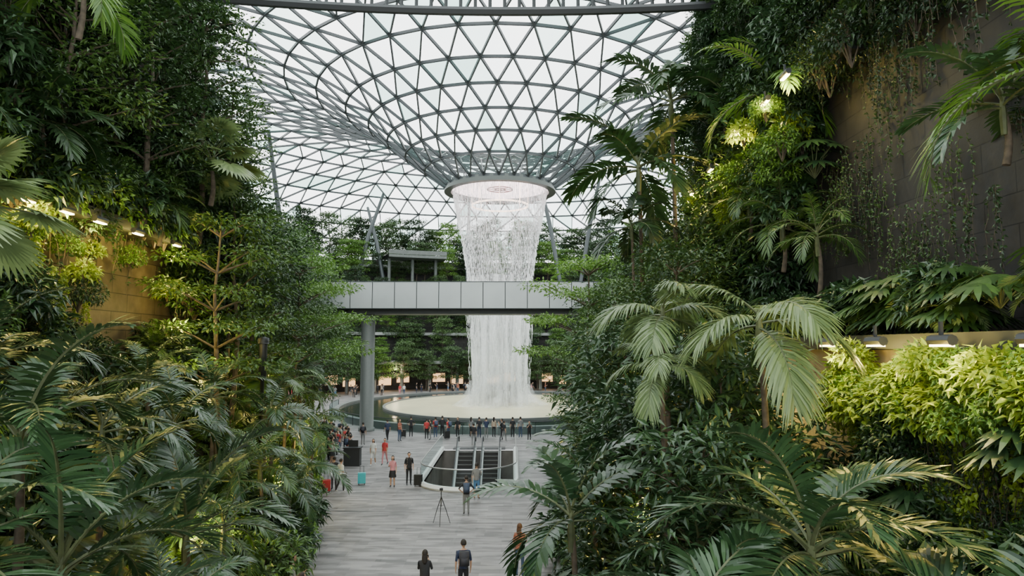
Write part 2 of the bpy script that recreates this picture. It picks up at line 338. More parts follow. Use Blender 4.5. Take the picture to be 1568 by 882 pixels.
def band(name,xf,z0f,z1f,th,mat,y0,y1,n=40):
    g=Geo();V=[];F=[]
    for i in range(n+1):
        y=y0+(y1-y0)*i/n;x=xf(y);V+=[(x,y,z0f(y)),(x,y,z1f(y)),(x+th,y,z1f(y)),(x+th,y,z0f(y))]
    for i in range(n):
        for j in range(4): a=i*4+j;b=i*4+(j+1)%4;F.append([a,b,b+4,a+4])
    F.append([0,1,2,3]);F.append([n*4+k for k in (3,2,1,0)])
    g.add(V,F);return obj(name,g.mesh(name,[mat]))
K0=lambda v:(lambda y:v)
band('planter_kerb_left',lambda y:curbL(y)-.15,K0(0),K0(.55),.3,M['dconcrete'],-4,75)
band('planter_kerb_right',lambda y:curbR(y)-.15,K0(0),K0(.55),.3,M['dconcrete'],-4,75)
band('wall_left',lambda y:wallL(y),K0(0),lambda y:float(I(y,[-6,27,31,45,70],[24,24,15,12,9])),-.8,M['brown'],-6,70)
band('wall_right_lower',wallR,K0(0),lambda y:float(I(y,[36,50,70],[7.5,7.5,6])),.6,M['sand'],-6,70)
wr2=lambda y:wallR(y)+2.0
band('wall_right',wr2,K0(5),lambda y:float(I(y,[-6,34,37,55,70],[27,27,15,13,10])),.8,M['slate'],-6,70)
band('planter_ledge_right',lambda y:wallR(y)-.15,K0(7.45),K0(7.75),2.2,M['dsteel'],-6,48)
band('planter_ledge_left',lambda y:wallL(y)-.1,K0(11.2),K0(11.55),1.3,M['dsteel'],-6,30)
band('upper_planter_ledge_right',lambda y:wr2(y)-.9,K0(15.6),K0(15.9),1.0,M['dsteel'],18,34)
# ---------------------------------------------------------------- floor with escalator void
def stadium(cx,hw,yn,yf,n=16):
    pts=[(cx-hw,yf),];pts+=[(cx-hw*math.cos(a),yn+hw-hw*math.sin(a)) for a in np.linspace(0,math.pi,n)];pts.append((cx+hw,yf));return pts
VOID=stadium(-2.4,2.65,36,50.5)
cu=bpy.data.curves.new('floor','CURVE');cu.dimensions='2D';cu.fill_mode='BOTH'
for pl in ([(-60,-8),(60,-8),(60,170),(-60,170)],VOID):
    sp=cu.splines.new('POLY');sp.points.add(len(pl)-1)
    for i,p in enumerate(pl): sp.points[i].co=(p[0],p[1],0,1)
    sp.use_cyclic_u=True
tmp=bpy.data.objects.new('tmp',cu);col.objects.link(tmp);bpy.context.view_layer.update()
fm=bpy.data.meshes.new_from_object(tmp.evaluated_get(bpy.context.evaluated_depsgraph_get()));bpy.data.objects.remove(tmp)
fm.materials.clear();fm.materials.append(M['floor']);fl=obj('floor',fm)
# escalator group
esc=empty('escalator',(-2.4,50,0))
def child(name,g,mats,par,loc=(0,0,0),smooth=False):
    o=obj(name,g.mesh(name,mats,smooth),loc);o.parent=par
    o.matrix_parent_inverse=Matrix.Translation(-Vector(par.location));return o
g=Geo()
for cx in (-3.3,-1.5):
    for i in range(22):
        y=50-i*.4;z=-i*.231;g.box((cx,y-.2,z-.14),(1.0,.4,.24),0);g.box((cx,y-.4,z-.02),(1.0,.03,.03),1)
        for k in range(9): g.box((cx-.44+k*.11,y-.2,z-.012),(.03,.38,.02),2)
child('steps',g,[plain('step_tread',(.03,.028,.028),.5),plain('step_edge_grey',(.16,.16,.15),.5),M['dsteel']],esc)
g=Geo();g2=Geo();g3=Geo()
for cx in (-3.3,-1.5):
    for s in (-.62,.62):
        x=cx+s;a=np.array([(x,51.2,.0),(x,50,0),(x,41.5,-4.9)])
        V=[];
        for p in a: V+=[p,p+np.array([0,0,.85])]
        g.add(V,[[0,1,3,2],[2,3,5,4]]);g2.tube([(x,51.3,.5),(x,51.35,.8),(x,51.1,.93),(x,50,.92),(x,41.5,-4)],.045,6)
        g3.box((x,50.6,.02),(.2,1.4,.1));
        V=[(x-.1,50,-.3),(x+.1,50,-.3),(x+.1,50,.1),(x-.1,50,.1),(x-.1,41.5,-5.2),(x+.1,41.5,-5.2),(x+.1,41.5,-4.8),(x-.1,41.5,-4.8)]
        g3.add(V,[[0,1,5,4],[1,2,6,5],[2,3,7,6],[3,0,4,7]])
child('side_glass',g,[M['glass']],esc);child('handrails',g2,[M['black']],esc,smooth=True);child('skirts',g3,[plain('brushed_steel',(.25,.26,.26),.4,.5)],esc)
g=Geo();g.box((-2.4,51.2,.03),(3.8,1.2,.06));child('landing_plate',g,[M['dsteel']],esc)
def loopband(pts,z0,z1,off0=0):
    V=[];n=len(pts)
    for p in pts: V+=[(p[0],p[1],z0),(p[0],p[1],z1)]
    return V,[[2*i,2*i+1,2*i+3,2*i+2] for i in range(n-1)]
vr=empty('escalator_void_balustrade',(-2.4,43,0))
g=Geo();V,F=loopband(VOID,.12,1.12);g.add(V,F);child('glass',g,[M['glass']],vr)
g=Geo();V,F=loopband(VOID,-.3,.14);g.add(V,F);g.tube([(p[0],p[1],.1) for p in VOID],.17,6);child('white_rim',g,[M['white']],vr)
g=Geo();g.tube([(p[0],p[1],1.14) for p in VOID],.035,6);child('handrail',g,[plain('rail_steel',(.5,.5,.5),.3,.8)],vr,smooth=True)
g=Geo();V,F=loopband(VOID+[VOID[0]],-7,-.02);g.add(V,F);g.box((-2.4,43.3,-7),(6.5,16.5,.1));obj('escalator_pit_lining',g.mesh('pit',[plain('pit_grey',(.16,.145,.13),.6,noise=.3,nscale=1)]))
# ---------------------------------------------------------------- pool, terraces
CX,CY=-1.5,84.
def ring(g,r0,r1,z0,z1,mi=0,a0=0,a1=2*math.pi,n=96):
    a=np.linspace(a0,a1,n+1);c,s=np.cos(a),np.sin(a)
    V=np.concatenate([np.stack([CX+r*c,CY+r*s,np.full(n+1,z)],1) for r,z in ((r0,z0),(r1,z0),(r1,z1),(r0,z1))])
    m=n+1;F=[[k*m+i,k*m+i+1,((k+1)%4)*m+i+1,((k+1)%4)*m+i] for k in range(4) for i in range(n)];g.add(V,F,mi)
pool=empty('reflecting_pool',(CX,CY,0))
g=Geo();ring(g,.01,14.3,.1,.5);child('shallow_basin',g,[M['poolpale']],pool)
g=Geo();ring(g,14.3,14.6,.05,.62);ring(g,19.6,20.2,.0,.62);child('basin_rims',g,[plain('basin_stone',(.16,.17,.165),.35)],pool)
g=Geo();ring(g,14.6,19.6,.05,.42);child('dark_water',g,[M['pooldark']],pool)
g=Geo();ring(g,20.6,20.65,.05,1.05,0,R(180),R(360));child('glass_railing',g,[M['glass']],pool)
g=Geo()
a=np.linspace(R(180),R(360),80);g.tube(np.stack([CX+20.62*np.cos(a),CY+20.62*np.sin(a),np.full(80,1.08)],1),.035,5)
for q in a[::4]: g.box((CX+20.62*math.cos(q),CY+20.62*math.sin(q),.55),(.05,.05,1.1))
child('railing_posts',g,[M['dsteel']],pool)
pool.scale=(.95,1.22,1)
A0,A1=R(-25),R(205)
tiers=[(38,5.),(43,10.),(48,15.),(54,20.),(60,24.)]
tg=empty('forest_terraces',(CX,CY,0));prev=0
for i,(r,z) in enumerate(tiers):
    g=Geo();ring(g,r-1.2,tiers[i+1][0] if i<4 else 75,z-.5,z,0,A0,A1);child('terrace_slab_%d'%i,g,[M['concrete']],tg)
    g=Geo();ring(g,r+(2.5 if i==0 else 0),r+3,prev,z-.5,0,A0,A1);child('terrace_wall_%d'%i,g,[M['slate']],tg)
    prev=z
g=Geo()
for k in range(36):
    a=R(10+k*4.6);rr=40.4;
    if k%3!=1: g.box((CX+rr*math.cos(a),CY+rr*math.sin(a),1.6+.4*(k%2)),(2.2,.15,1.5),0,rz=a+math.pi/2)
child('shopfront_windows',g,[M['warmwin']],tg)
g=Geo()
for k in range(20):
    a=R(20+k*7.5);x,y=CX+37.4*math.cos(a),CY+37.4*math.sin(a);g.tube([(x,y,0),(x,y,5)],.3,10)
child('columns',g,[M['concrete']],tg,smooth=True)
# curved viewing deck
g=Geo();ring(g,50,56,24.6,25.1,0,R(103),R(116),20);ring(g,50,50.1,25.2,26.0,0,R(103),R(116),20)
for q in (105,110,115): g.tube([(CX+53*math.cos(R(q)),CY+53*math.sin(R(q)),15),(CX+53*math.cos(R(q)),CY+53*math.sin(R(q)),24.7)],.3,8)
obj('viewing_deck',g.mesh('viewing_deck',[M['dconcrete']]))
# ---------------------------------------------------------------- bridge + column
br=empty('sky_bridge',(-6,60,10.8))
g=Geo();y0=60
for i in range(21):
    x=-24+i*1.95;g.box((x+.975,y0,12.0),(1.88,.12,2.35))
    g.box((x+.975,y0+4.2,12.0),(1.88,.12,2.35))
child('fascia_panels',g,[M['panel']],br)
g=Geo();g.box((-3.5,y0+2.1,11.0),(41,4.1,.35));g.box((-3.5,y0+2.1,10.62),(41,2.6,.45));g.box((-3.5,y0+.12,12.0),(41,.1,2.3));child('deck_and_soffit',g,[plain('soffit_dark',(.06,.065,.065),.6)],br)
g=Geo();g.box((-3.5,y0,13.2),(41,.2,.06));g.box((-3.5,y0,10.84),(41,.2,.05));child('trim_rails',g,[M['steel']],br)
g=Geo()
g.tube([(-13.0,61.8,0),(-13.0,61.8,.3),(-13.0,61.8,.3),(-13.0,61.8,10.6)],[.72,.72,.62,.62],20)
obj('bridge_column',g.mesh('bridge_column',[plain('column_paint',(.11,.12,.115),.5,noise=.05)],True))
# ---------------------------------------------------------------- roof
prof=np.array([(6.7,27.3),(9.4,29.2),(11.8,30.9),(14,32.6),(16.3,34.4),(19,36.0),(22.4,37.7),(26,38.9),(30,40),(34.5,40.8),(39,41.2),(44,41.2),(49,40.6),(54,39.4),(59,37.8),(64,35.8),(69,33.5),(74,31),(79,28.3),(84,25.4),(90,21.5),(96,17),(102,12)])
nodes=[];Ns=[]
for i,(r,z) in enumerate(prof):
    s=float(I(r,[6.7,11,16.5,22.5,40,100],[1.75,2.35,3.0,3.6,3.8,4.8]));n=int(round(2*math.pi*r/s));Ns.append(n)
    off=(i%2)*.5;ang=(np.arange(n)+off)*2*math.pi/n-math.pi/2
    nodes.append((ang,np.stack([CX+r*np.cos(ang),CY+r*np.sin(ang),np.full(n,z)],1)))
edges=[];tris=[]
for i,(ang,P) in enumerate(nodes):
    n=len(P)
    for j in range(n): edges.append((P[j],P[(j+1)%n],i,'r'))
    if i+1<len(nodes):
        ang2,Q=nodes[i+1];m=len(Q);a=0;b=0
        while a<n or b<m:
            na=ang[0]+(a+1)*2*math.pi/n;nb=ang2[0]+(b+1)*2*math.pi/m
            pa,pb=P[a%n],Q[b%m];edges.append((pa,pb,i,'d'))
            if b>=m or (a<n and na<=nb): tris.append((pa,P[(a+1)%n],pb));a+=1
            else: tris.append((pa,Q[(b+1)%m],pb));b+=1
g=Geo()
EA=np.array([e[0] for e in edges]);EB=np.array([e[1] for e in edges])
wd=np.array([(.20 if e[3]=='r' else .17) for e in edges])[:,None]*.5
T=nrm(EB-EA);U=np.tile(np.array([0,0,1.]),(len(T),1));S=nrm(np.cross(T,U));N=np.cross(S,T);dp=.15
V=np.stack([EA+S*wd+N*dp,EA-S*wd+N*dp,EA-S*wd-N*dp,EA+S*wd-N*dp,EB+S*wd+N*dp,EB-S*wd+N*dp,EB-S*wd-N*dp,EB+S*wd-N*dp],1).reshape(-1,3)
k=np.arange(len(EA))[:,None]*8
g.add(V,np.concatenate([k+np.array([q]) for q in ([0,1,5,4],[1,2,6,5],[2,3,7,6],[3,0,4,7])],0))
roof=empty('glass_dome_roof',(CX,CY,27));child('steel_gridshell',g,[M['steel']],roof)
me=bpy.data.meshes.new('glass_panels');tv=[tuple(p+np.array([0,0,.12])) for t in tris for p in t];me.from_pydata(tv,[],[(3*i,3*i+1,3*i+2) for i in range(len(tris))])
me.materials.append(M['roofglass']);o=obj('glass_panels',me);o.parent=roof;o.matrix_parent_inverse=Matrix.Translation(-Vector(roof.location))
oc=empty('oculus_ring',(CX,CY,27))
g=Geo();ring(g,6.15,6.75,26.75,27.4);ring(g,6.1,6.95,26.6,26.8);child('rim',g,[plain('oculus_rim_metal',(.09,.10,.095),.4,.4)],oc)
g=Geo();ring(g,.4,6.15,27.2,27.3);child('glow_disc',g,[M['oculus']],oc)  # added disc closing the open oculus; its light is put in as emission
g=Geo();ring(g,1.5,1.62,27.0,27.12);ring(g,.5,.7,27.0,27.12);ring(g,.1,.22,26.9,27.2)
for q in range(8):
    a=q*math.pi/4;g.box((CX+1.0*math.cos(a),CY+1.0*math.sin(a),27.06),(1.0,.08,.08),rz=a)
child('spray_rings',g,[plain('spray_ring_metal',(.35,.22,.22),.4,.3)],oc)
g=Geo();ring(g,3.4,3.55,24.9,25.1);
for q in range(8):
    a=q*math.pi/4;x,y=CX+3.5*math.cos(a),CY+3.5*math.sin(a);g.tube([(x,y,25),(x,y,27.2)],.03,4)
child('warm_glow_spray_ring',g,[plain('spray_ring_warm_glow',(.9,.7,.55),.4,emit=(1,.75,.6),es=4)],oc)  # spray ring, not a lamp; warm light on it is put in as emission
# roof struts
for k,(x,y,zb,xt,yt) in enumerate([(-44,118,20,-52,122),(-30,128,22,-26,136),(-24,130,22,-30,140),(-36,110,18,-38,104),(9,122,22,5,130),(12,122,22,17,128),(-9,135,22,-9,142),(28,118,20,34,122)]):
    rt=math.hypot(xt-CX,yt-CY);zt=float(I(rt,prof[:,0],prof[:,1]));g=Geo();g.tube([(x,y,zb-5),((x+xt)/2,(y+yt)/2,(zb+zt)/2-1),(xt,yt,zt)],[.35,.4,.28],10)
    obj('roof_strut',g.mesh('roof_strut',[M['steel']],True))
# canopy edge beam near the viewer end of the canyon
g=Geo()
a=np.linspace(-.21,.21,60);rr=72
for r,z,w in ((72,22.75,.2),(72.3,24.2,.1)):
    g.tube(np.stack([r*np.sin(a),-42+r*np.cos(a),np.full(60,z)],1),w,6)
for q in np.linspace(-.21,.21,46):
    x,y=72.1*math.sin(q),-42+72.1*math.cos(q);g.tube([(x,y,22.75),(x,y+.1,24.2)],.08,4)
obj('canopy_edge_truss',g.mesh('canopy_edge_truss',[M['dsteel']]))
# ---------------------------------------------------------------- waterfall
wf=empty('rain_vortex_waterfall',(CX,CY,13))
zz=np.array([.4,3,8,16,20,24,27.2]);rp=np.array([3.4,3.2,3.4,4.0,4.6,5.3,5.9])
def strand(n,z0,z1,rs,wd,ln,g,p=1):
    a=rng.random(n)*2*math.pi;z=z0+(z1-z0)*rng.random(n)**p;r=I(z,zz,rp)*rs*(1+rng.normal(0,.012,n))
    a=np.round(a*200/6.283)/200*6.283
    P=np.stack([r*np.cos(a),r*np.sin(a),z-13],1);L=ln*(.5+rng.random(n))
    for b in (0,math.pi/2):
        S=np.stack([np.cos(a+b),np.sin(a+b),np.zeros(n)],1)*wd*.5;Z=np.zeros((n,3));Z[:,2]=L
        V=np.stack([P-S,P+S,P+S*.6-Z,P-S*.6-Z],1).reshape(-1,3);g.add(V,(np.arange(n)[:,None]*4+np.arange(4)))
g=Geo();strand(4000,15,27.1,1,.045,.35,g,.8);strand(1200,22.5,27,1,.035,.8,g);strand(1500,14,25.5,.85,.035,.3,g);strand(1600,1,16,1.02,.04,.9,g);strand(900,1,14,1.14,.03,.5,g)
o=obj('water_strands',g.mesh('water_strands',[M['drop']]));o.parent=wf
def shell(name,rs,z0,z1,mat,wob=.0,fl=0):
    g=Geo();n=72;m=24;V=[]
    for j in range(m+1):
        z=z0+(z1-z0)*j/m
        for i in range(n):
            a=i*2*math.pi/n;r=float(I(z,zz,rp))*rs*(1+wob*math.sin(a*7+rs*9)+wob*.6*math.sin(a*13+2)) + fl*max(0,1-(z-z0)/(z1-z0))**2
            V.append((r*math.cos(a),r*math.sin(a),z-13))
    g.add(V,[[j*n+i,j*n+(i+1)%n,(j+1)*n+(i+1)%n,(j+1)*n+i] for j in range(m) for i in range(n)])
    o=obj(name,g.mesh(name,[mat],True));o.parent=wf
shell('sheet_outer',1.,.45,16,M['water'],.03);shell('sheet_inner',.7,.45,13,M['water'],.08)
shell('veil',.98,15,27.2,M['veil'],.0)
shell('mist_1',1.02,.45,4.5,M['mist'],.05,1.8);shell('mist_2',.9,.45,3,M['mist'],.05,2.8);shell('mist_3',.9,.45,6.5,M['mist'],.05,1.0)
l=bpy.data.lights.new('waterfall_spot','SPOT');l.energy=4500;l.spot_size=R(60);l.color=(1,.80,.84);l.shadow_soft_size=1.5
lo=bpy.data.objects.new('waterfall_spot',l);lo.location=(0,0,-.3);lo.parent=oc;col.objects.link(lo)
# ---------------------------------------------------------------- planting
def palm(kind,x,y,zc,s=1,rot=None,lean=(0,0),v=None,ground=None):
    e=empty(NAMES[kind],(x,y,zc));ms=C_[kind];me=ms[(v if v is not None else random.randrange(len(ms)))%len(ms)]
    obj('crown',me,(0,0,0),(0,0,rot if rot is not None else random.random()*6.28),s,e)
    z0=(gz(x,y) if ground is None else ground)-zc-.1
    if z0<-.4:
        g=Geo();t=np.linspace(0,1,14);rr=(.06+.03*(1-t))*max(.8,s*.9)*(1+.06*(np.arange(14)%2))
        g.tube(np.stack([lean[0]*(1-t)+.08*np.sin(t*3),lean[1]*(1-t),z0*(1-t)-.3*s*t],1),rr,8,0)
        obj('trunk',g.mesh('trunk',[M['bark']],True),(0,0,0),(0,0,0),1,e)
def plant(name,lst,x,y,z,s=1,rot=None,parent=None,tilt=0):
    me=random.choice(lst);return obj(name,me,(x,y,z),(random.gauss(0,tilt),random.gauss(0,tilt),rot if rot is not None else random.random()*6.28),s,parent)
def treeat(kind,x,y,s=1,name='rainforest_tree',z=None):
    plant(name,TR[kind],x,y,(gz(x,y) if z is None else z)-.1,s)
# left key palms
for a in [('kentia_big',-7.8,11,6.1,1.05),('kentia',-8.6,14.5,5.9,1.0),('kentia_big',-5.9,9.2,4.7,.95),('kentia',-8.8,18,5.6,.95),('kentia',-8.4,24,5.2,.95),
 ('kentia_big',-6.5,14,3.9,.95),('areca',-9.6,29,6.0,1.0),('areca',-7.6,21,4.0,.85),('kentia',-10.6,20,6.6,.9),('kentia',-10.0,13,7.2,.9),('areca',-7.0,17,3.2,.8),
 ('kentia',-10.5,34,6.2,1.0),('fan',-8.4,10.2,9.6,1.0),('kentia_big',-4.9,7.8,3.3,.85),('areca',-9.0,31,4.0,.9),('kentia',-7.6,26,3.2,.8),('broad',-9.4,16.5,5.0,.95),('kentia',-7.2,12,3.2,.85),('kentia',-8.0,20,3.8,.85),('kentia',-5.6,11.5,2.9,.8),
 ('fand',-9.5,26.5,6.4,.8),('kentia_big',-6.6,8.2,5.2,.9),('kentia',-9.6,22,6.0,.9),('kentia',-7.4,23,3.0,.8),('kentia_big',-9.4,11.8,6.9,.85)]: palm(*a)
for a in [('bright',-10.2,15.5,16.4,.9),('fan',-11.2,25,14.4,1.3),('darkpalm',-12,17,13.4,.7),('kentia',-12,13.5,12.6,.8),('areca',-12,23,12.6,.8)]: palm(*a,ground=a[3]-1.6)
# right key palms
for a in [('darkpalm',5.1,27,14.9,1.35),('darkpalm',6.7,28,18.0,1.35),('darkpalm',4.6,26,12.3,.8),('pale',4.7,13,8.1,1.0),('pale',3.2,14.5,8.3,.85),('pale',2.9,13.5,7.2,.6),
 ('kentia_big',4.0,9.4,4.9,.95),('kentia_big',1.9,8.2,3.7,.85),('broad',1.15,13.6,4.3,.85),('kentia',3.2,12,4.0,.85),('kentia_big',4.9,7.2,4.0,.8),
 ('areca',2.8,20,4.4,.9),('kentia_big',.9,9.0,2.8,.7),('broad',2.6,24,4.0,.9),('kentia',5.2,12.0,4.4,.8),('fand',5.5,19,7.4,.9),('darkpalm',3.0,7.2,2.8,.7),('kentia_big',2.7,9.6,3.6,.85),('broad',2.0,17.5,4.0,.8)]: palm(*a)
palm('bright',9.0,10.6,12.3,1.15,ground=10.6);palm('broad',9.3,12.6,12.2,.8,ground=11)
palm('bright',8.8,22.0,16.2,1.2,ground=14.5);palm('areca',8.8,25.0,13.2,1.0,ground=11.5);palm('areca',8.8,19.5,10.8,.8,ground=9);palm('darkpalm',8.6,27,18,1.0,ground=16);palm('areca',8.8,22,11.6,1.0,ground=10)
# trees
for k,x,y,s in [('layer',-10.6,25,1.3),('layer',-11.4,28,1.4),('layerl',-11.6,37,1.5),('layer',-13.5,38,1.6),('bushy',-12.6,33,1.3),('layerl',-13.8,43,1.5),('bushm',-15.5,46,1.5),('bushy',-19,52,1.7),
  ('layer',-10,32,1.0),('layer',-14.5,50,1.3),('bushy',-12.2,29,1.2),('bushm',-18,60,1.6),('bushy',-24,64,1.9),('bushy',-17.5,56,1.4)]: treeat(k,x,y,s)
for z,y,k,s in [(11.5,26,'layer',1.25),(11.5,22,'bushy',1.0),(11.5,28.5,'bushm',.8),(11.5,18,'bushm',.9)]: treeat(k,-12.1,y,s,z=z)
for k,x,y,s in [('layerl',4.4,40,1.6),('layer',5.6,35,1.2),('bushm',5.4,42,1.1),('bushy',7,46,1.2),('bushm',4.8,31,.95),('bushy',7.4,38,1.25),('layer',6.6,33,1.1),('bushm',9,52,1.4),('bushy',11,58,1.5),
  ('bushm',4.2,24,.9),('bushy',5.6,22,.95),('bushm',6.4,26,1.0),('layer',14,62,1.6),('layer',3.8,34,.95),('bushm',7,50,1.2),('bushy',7.2,29,1.1),
  ('rhodo',3.4,12.2,.8),('rhodo',4.6,14.6,.95),('rhodo',3.0,16,.95),('rhodo',4.4,17.5,1.1),('rhodo',2.8,18.5,.8),('rhodo',3.4,21,1.2),('rhodo',5.6,16,.9)]: treeat(k,x,y,s)
for y,k,s in [(33,'bushm',1.3),(30,'bushy',1.4),(26,'bushm',1.1)]: treeat(k,9.6,y,s,z=7.7)
# slopes understory
def scatter(parname,n,side,y0,y1,kinds,smin,smax,t0=0.05,t1=1,dz=.35):
    e=empty(parname)
    for i in range(n):
        y=y0+(y1-y0)*random.random();t=t0+(t1-t0)*random.random()
        c,w=(curbL(y),wallL(y)) if side<0 else (curbR(y),wallR(y));x=c+(w-c)*t
        if math.hypot(x,y)<5: continue
        k=random.choice(kinds);s=smin+(smax-smin)*random.random()
        obj(k+'_plant',random.choice(SH[k]),(x,y,gz(x,y)+dz*s),(0,0,random.random()*6.28),s,e)
scatter('understory_shrubs_left',280,-1,6,60,['dark','mid','big','mid','fern','leafyd','light'],.7,1.25)
scatter('understory_shrubs_right',300,1,5,62,['dark','mid','big','big','fern','leafyd','dark'],.7,1.25)
scatter('fern_border_left',130,-1,8,50,['fern','fernl','light','leafy','fern'],.6,.95,0.03,.3,.2)
scatter('fern_border_right',90,1,8,50,['fern','leafy','mid','big'],.6,.95,0.06,.3,.2)
def climb(parname,xf,n,y0,y1,z0f,z1f,kinds,smin,smax,side,skip=None,off=.5):
    e=empty(parname)
    for i in range(n):
        y=y0+(y1-y0)*random.random();z=z0f(y)+(z1f(y)-z0f(y))*random.random()
        if skip and skip(y,z): continue
        x=xf(y)+side*off*(.6+.9*random.random());k=random.choice(kinds);s=smin+(smax-smin)*random.random()
        obj(k+'_plant',random.choice(SH[k]),(x,y,z),(0,0,(math.pi/2 if k.startswith('vine') else random.random()*6.28)),s,e)
climb('green_wall_left',wallL,360,9,33,K0(5),lambda y:float(I(y,[9,26,31,33],[23,23,15,14])),['dark','dark','fine','mid','big','vine','fern'],.6,1.2,1,skip=lambda y,z:(19.5<y<26 and 7.6<z<11.2) or (y<15 and z>18.5),off=.7)
climb('green_wall_left_far',wallL,90,33,68,K0(5),lambda y:float(I(y,[33,45,70],[14,12,10])),['dark','mid','fine'],.9,1.5,1)
climb('green_wall_right',wr2,300,21,36,K0(8.3),lambda y:float(I(y,[21,34,36],[26,26,17])),['dark','mid','fine','dark','big','vine','leafyd'],.7,1.2,-1,skip=lambda y,z:(y<23 and z<12),off=.7)
climb('green_wall_right_near',wr2,44,9,21,K0(9),K0(20),['vine','vinem','vinem','vinem'],.6,.9,-1,off=.15)
climb('green_wall_right_top',wr2,80,9,24,K0(15.3),K0(19),['dark','mid','fine','vine','fern'],.7,1.0,-1,off=.6)
climb('green_wall_right_far',wr2,120,36,68,K0(5),lambda y:float(I(y,[36,40,55,70],[15,14,13,10])),['dark','mid','fine'],.9,1.6,-1)
climb('ledge_plants_right',lambda y:wallR(y)+1,90,9.5,36,K0(7.9),K0(8.7),['leafyd','leafy','big','fern','fernl','dark'],.6,.95,-1,off=.3)
climb('ledge_plants_left',lambda y:wallL(y)+.3,80,11,30,K0(11.7),K0(12.8),['dark','mid','fern','big','light'],.7,1.1,1,off=.5)
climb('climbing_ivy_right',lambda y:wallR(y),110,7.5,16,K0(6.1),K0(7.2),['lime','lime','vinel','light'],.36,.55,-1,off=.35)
climb('hanging_vines_right',lambda y:wallR(y),60,7.5,15,K0(3.8),K0(6.2),['vine','vine','vinem','vinel','leafyd','dark'],.6,.9,-1,off=.3)
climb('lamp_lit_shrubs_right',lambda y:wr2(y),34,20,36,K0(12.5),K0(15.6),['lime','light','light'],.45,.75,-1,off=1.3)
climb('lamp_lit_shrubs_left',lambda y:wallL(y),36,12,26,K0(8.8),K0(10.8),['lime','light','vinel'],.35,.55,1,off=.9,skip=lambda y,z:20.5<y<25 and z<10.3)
# forest on the terraces
ft=empty('terrace_forest')
for i,(r,z) in enumerate(tiers):
    n=[26,32,36,44,76][i]
    for j in range(n):
        a=R(12+156*(j+random.random()*.8)/n);rr=r+.6+random.random()*(3.5 if i<4 else 8)
        x,y=CX+rr*math.cos(a),CY+rr*math.sin(a)
        obj('tree',random.choice(TR['far']),(x,y,z-.4),(0,0,random.random()*6.28),(.66 if i<3 else (.8 if i==3 else .95))*(.7+.55*random.random()),ft)
    for j in range(60):
        a=R(10+160*(j+random.random())/60);rr=r-.7+random.random()*.8
        obj('hedge',random.choice(SH[random.choice(['dark','mid','mid'])]),(CX+rr*math.cos(a),CY+rr*math.sin(a),z-.1),(0,0,random.random()*6),.8+.7*random.random(),ft)
for j in range(24):
    a=R(15+150*(j+random.random()*.8)/24);rr=33+random.random()*3
    obj('tree',random.choice(TR['far']),(CX+rr*math.cos(a),CY+rr*math.sin(a),0),(0,0,random.random()*6.28),.6+.3*random.random(),ft)
g=Geo();ring(g,75,76,0,27,0,R(0),R(180));obj('wall_back',g.mesh('wall_back',[M['slate']]))
# ---------------------------------------------------------------- lamps
def lamp(x,y,z,e,c=(1,.76,.16),fix=True,r=.12):
    p=empty('garden_spotlight',(x,y,z));l=bpy.data.lights.new('bulb','POINT');l.energy=e;l.color=c;l.shadow_soft_size=r
    b=bpy.data.objects.new('bulb',l);b.location=(0,0,-.15);col.objects.link(b);b.parent=p
    if fix:
        g=Geo();g.tube([(-.28,0,.05),(.28,0,.05)],.09,8,0,True);g.box((0,0,-.03),(.5,.1,.05),1);g.box((0,0,.2),(.05,.05,.3),0)
        obj('fixture',g.mesh('fixture',[M['dsteel'],M['lamp']]),(0,0,0),(0,0,math.pi/2),1,p)
for y in (15,16.5,18,19.5,21.5,24): lamp(-11.9,y,11.1,210)
for y,z in ((19.4,15.4),(21,15.2),(23.5,15),(27,14.6),(30,14.3)): lamp(8.0,y,z,240)
for y in (9,11,13,15): lamp(6.9,y,7.55,150)
for x,y,z in ((-10.6,13.5,6.4),(-7.8,16.8,3.2),(-7.9,19,2.8),(-10.4,23,7.0),(-9.2,27,3.4),(-11.9,24.5,8.6),(-6.6,12,2.6),(-9.4,32,3.5),(-8.4,25,2.6),(-10.8,30,6.2)): lamp(x,y,z,200,fix=False)
for x,y,z in ((4.6,21,6.6),(3.2,17,3.6),(6.9,20,5.8),(6.9,24,6.2),(4.8,26,7.4),(2.8,22,2.6)): lamp(x,y,z,200,fix=False)
for a in (60,90,120): lamp(CX+36*math.cos(R(a)),CY+36*math.sin(R(a)),3.8,700,(1,.75,.45),False,.3)
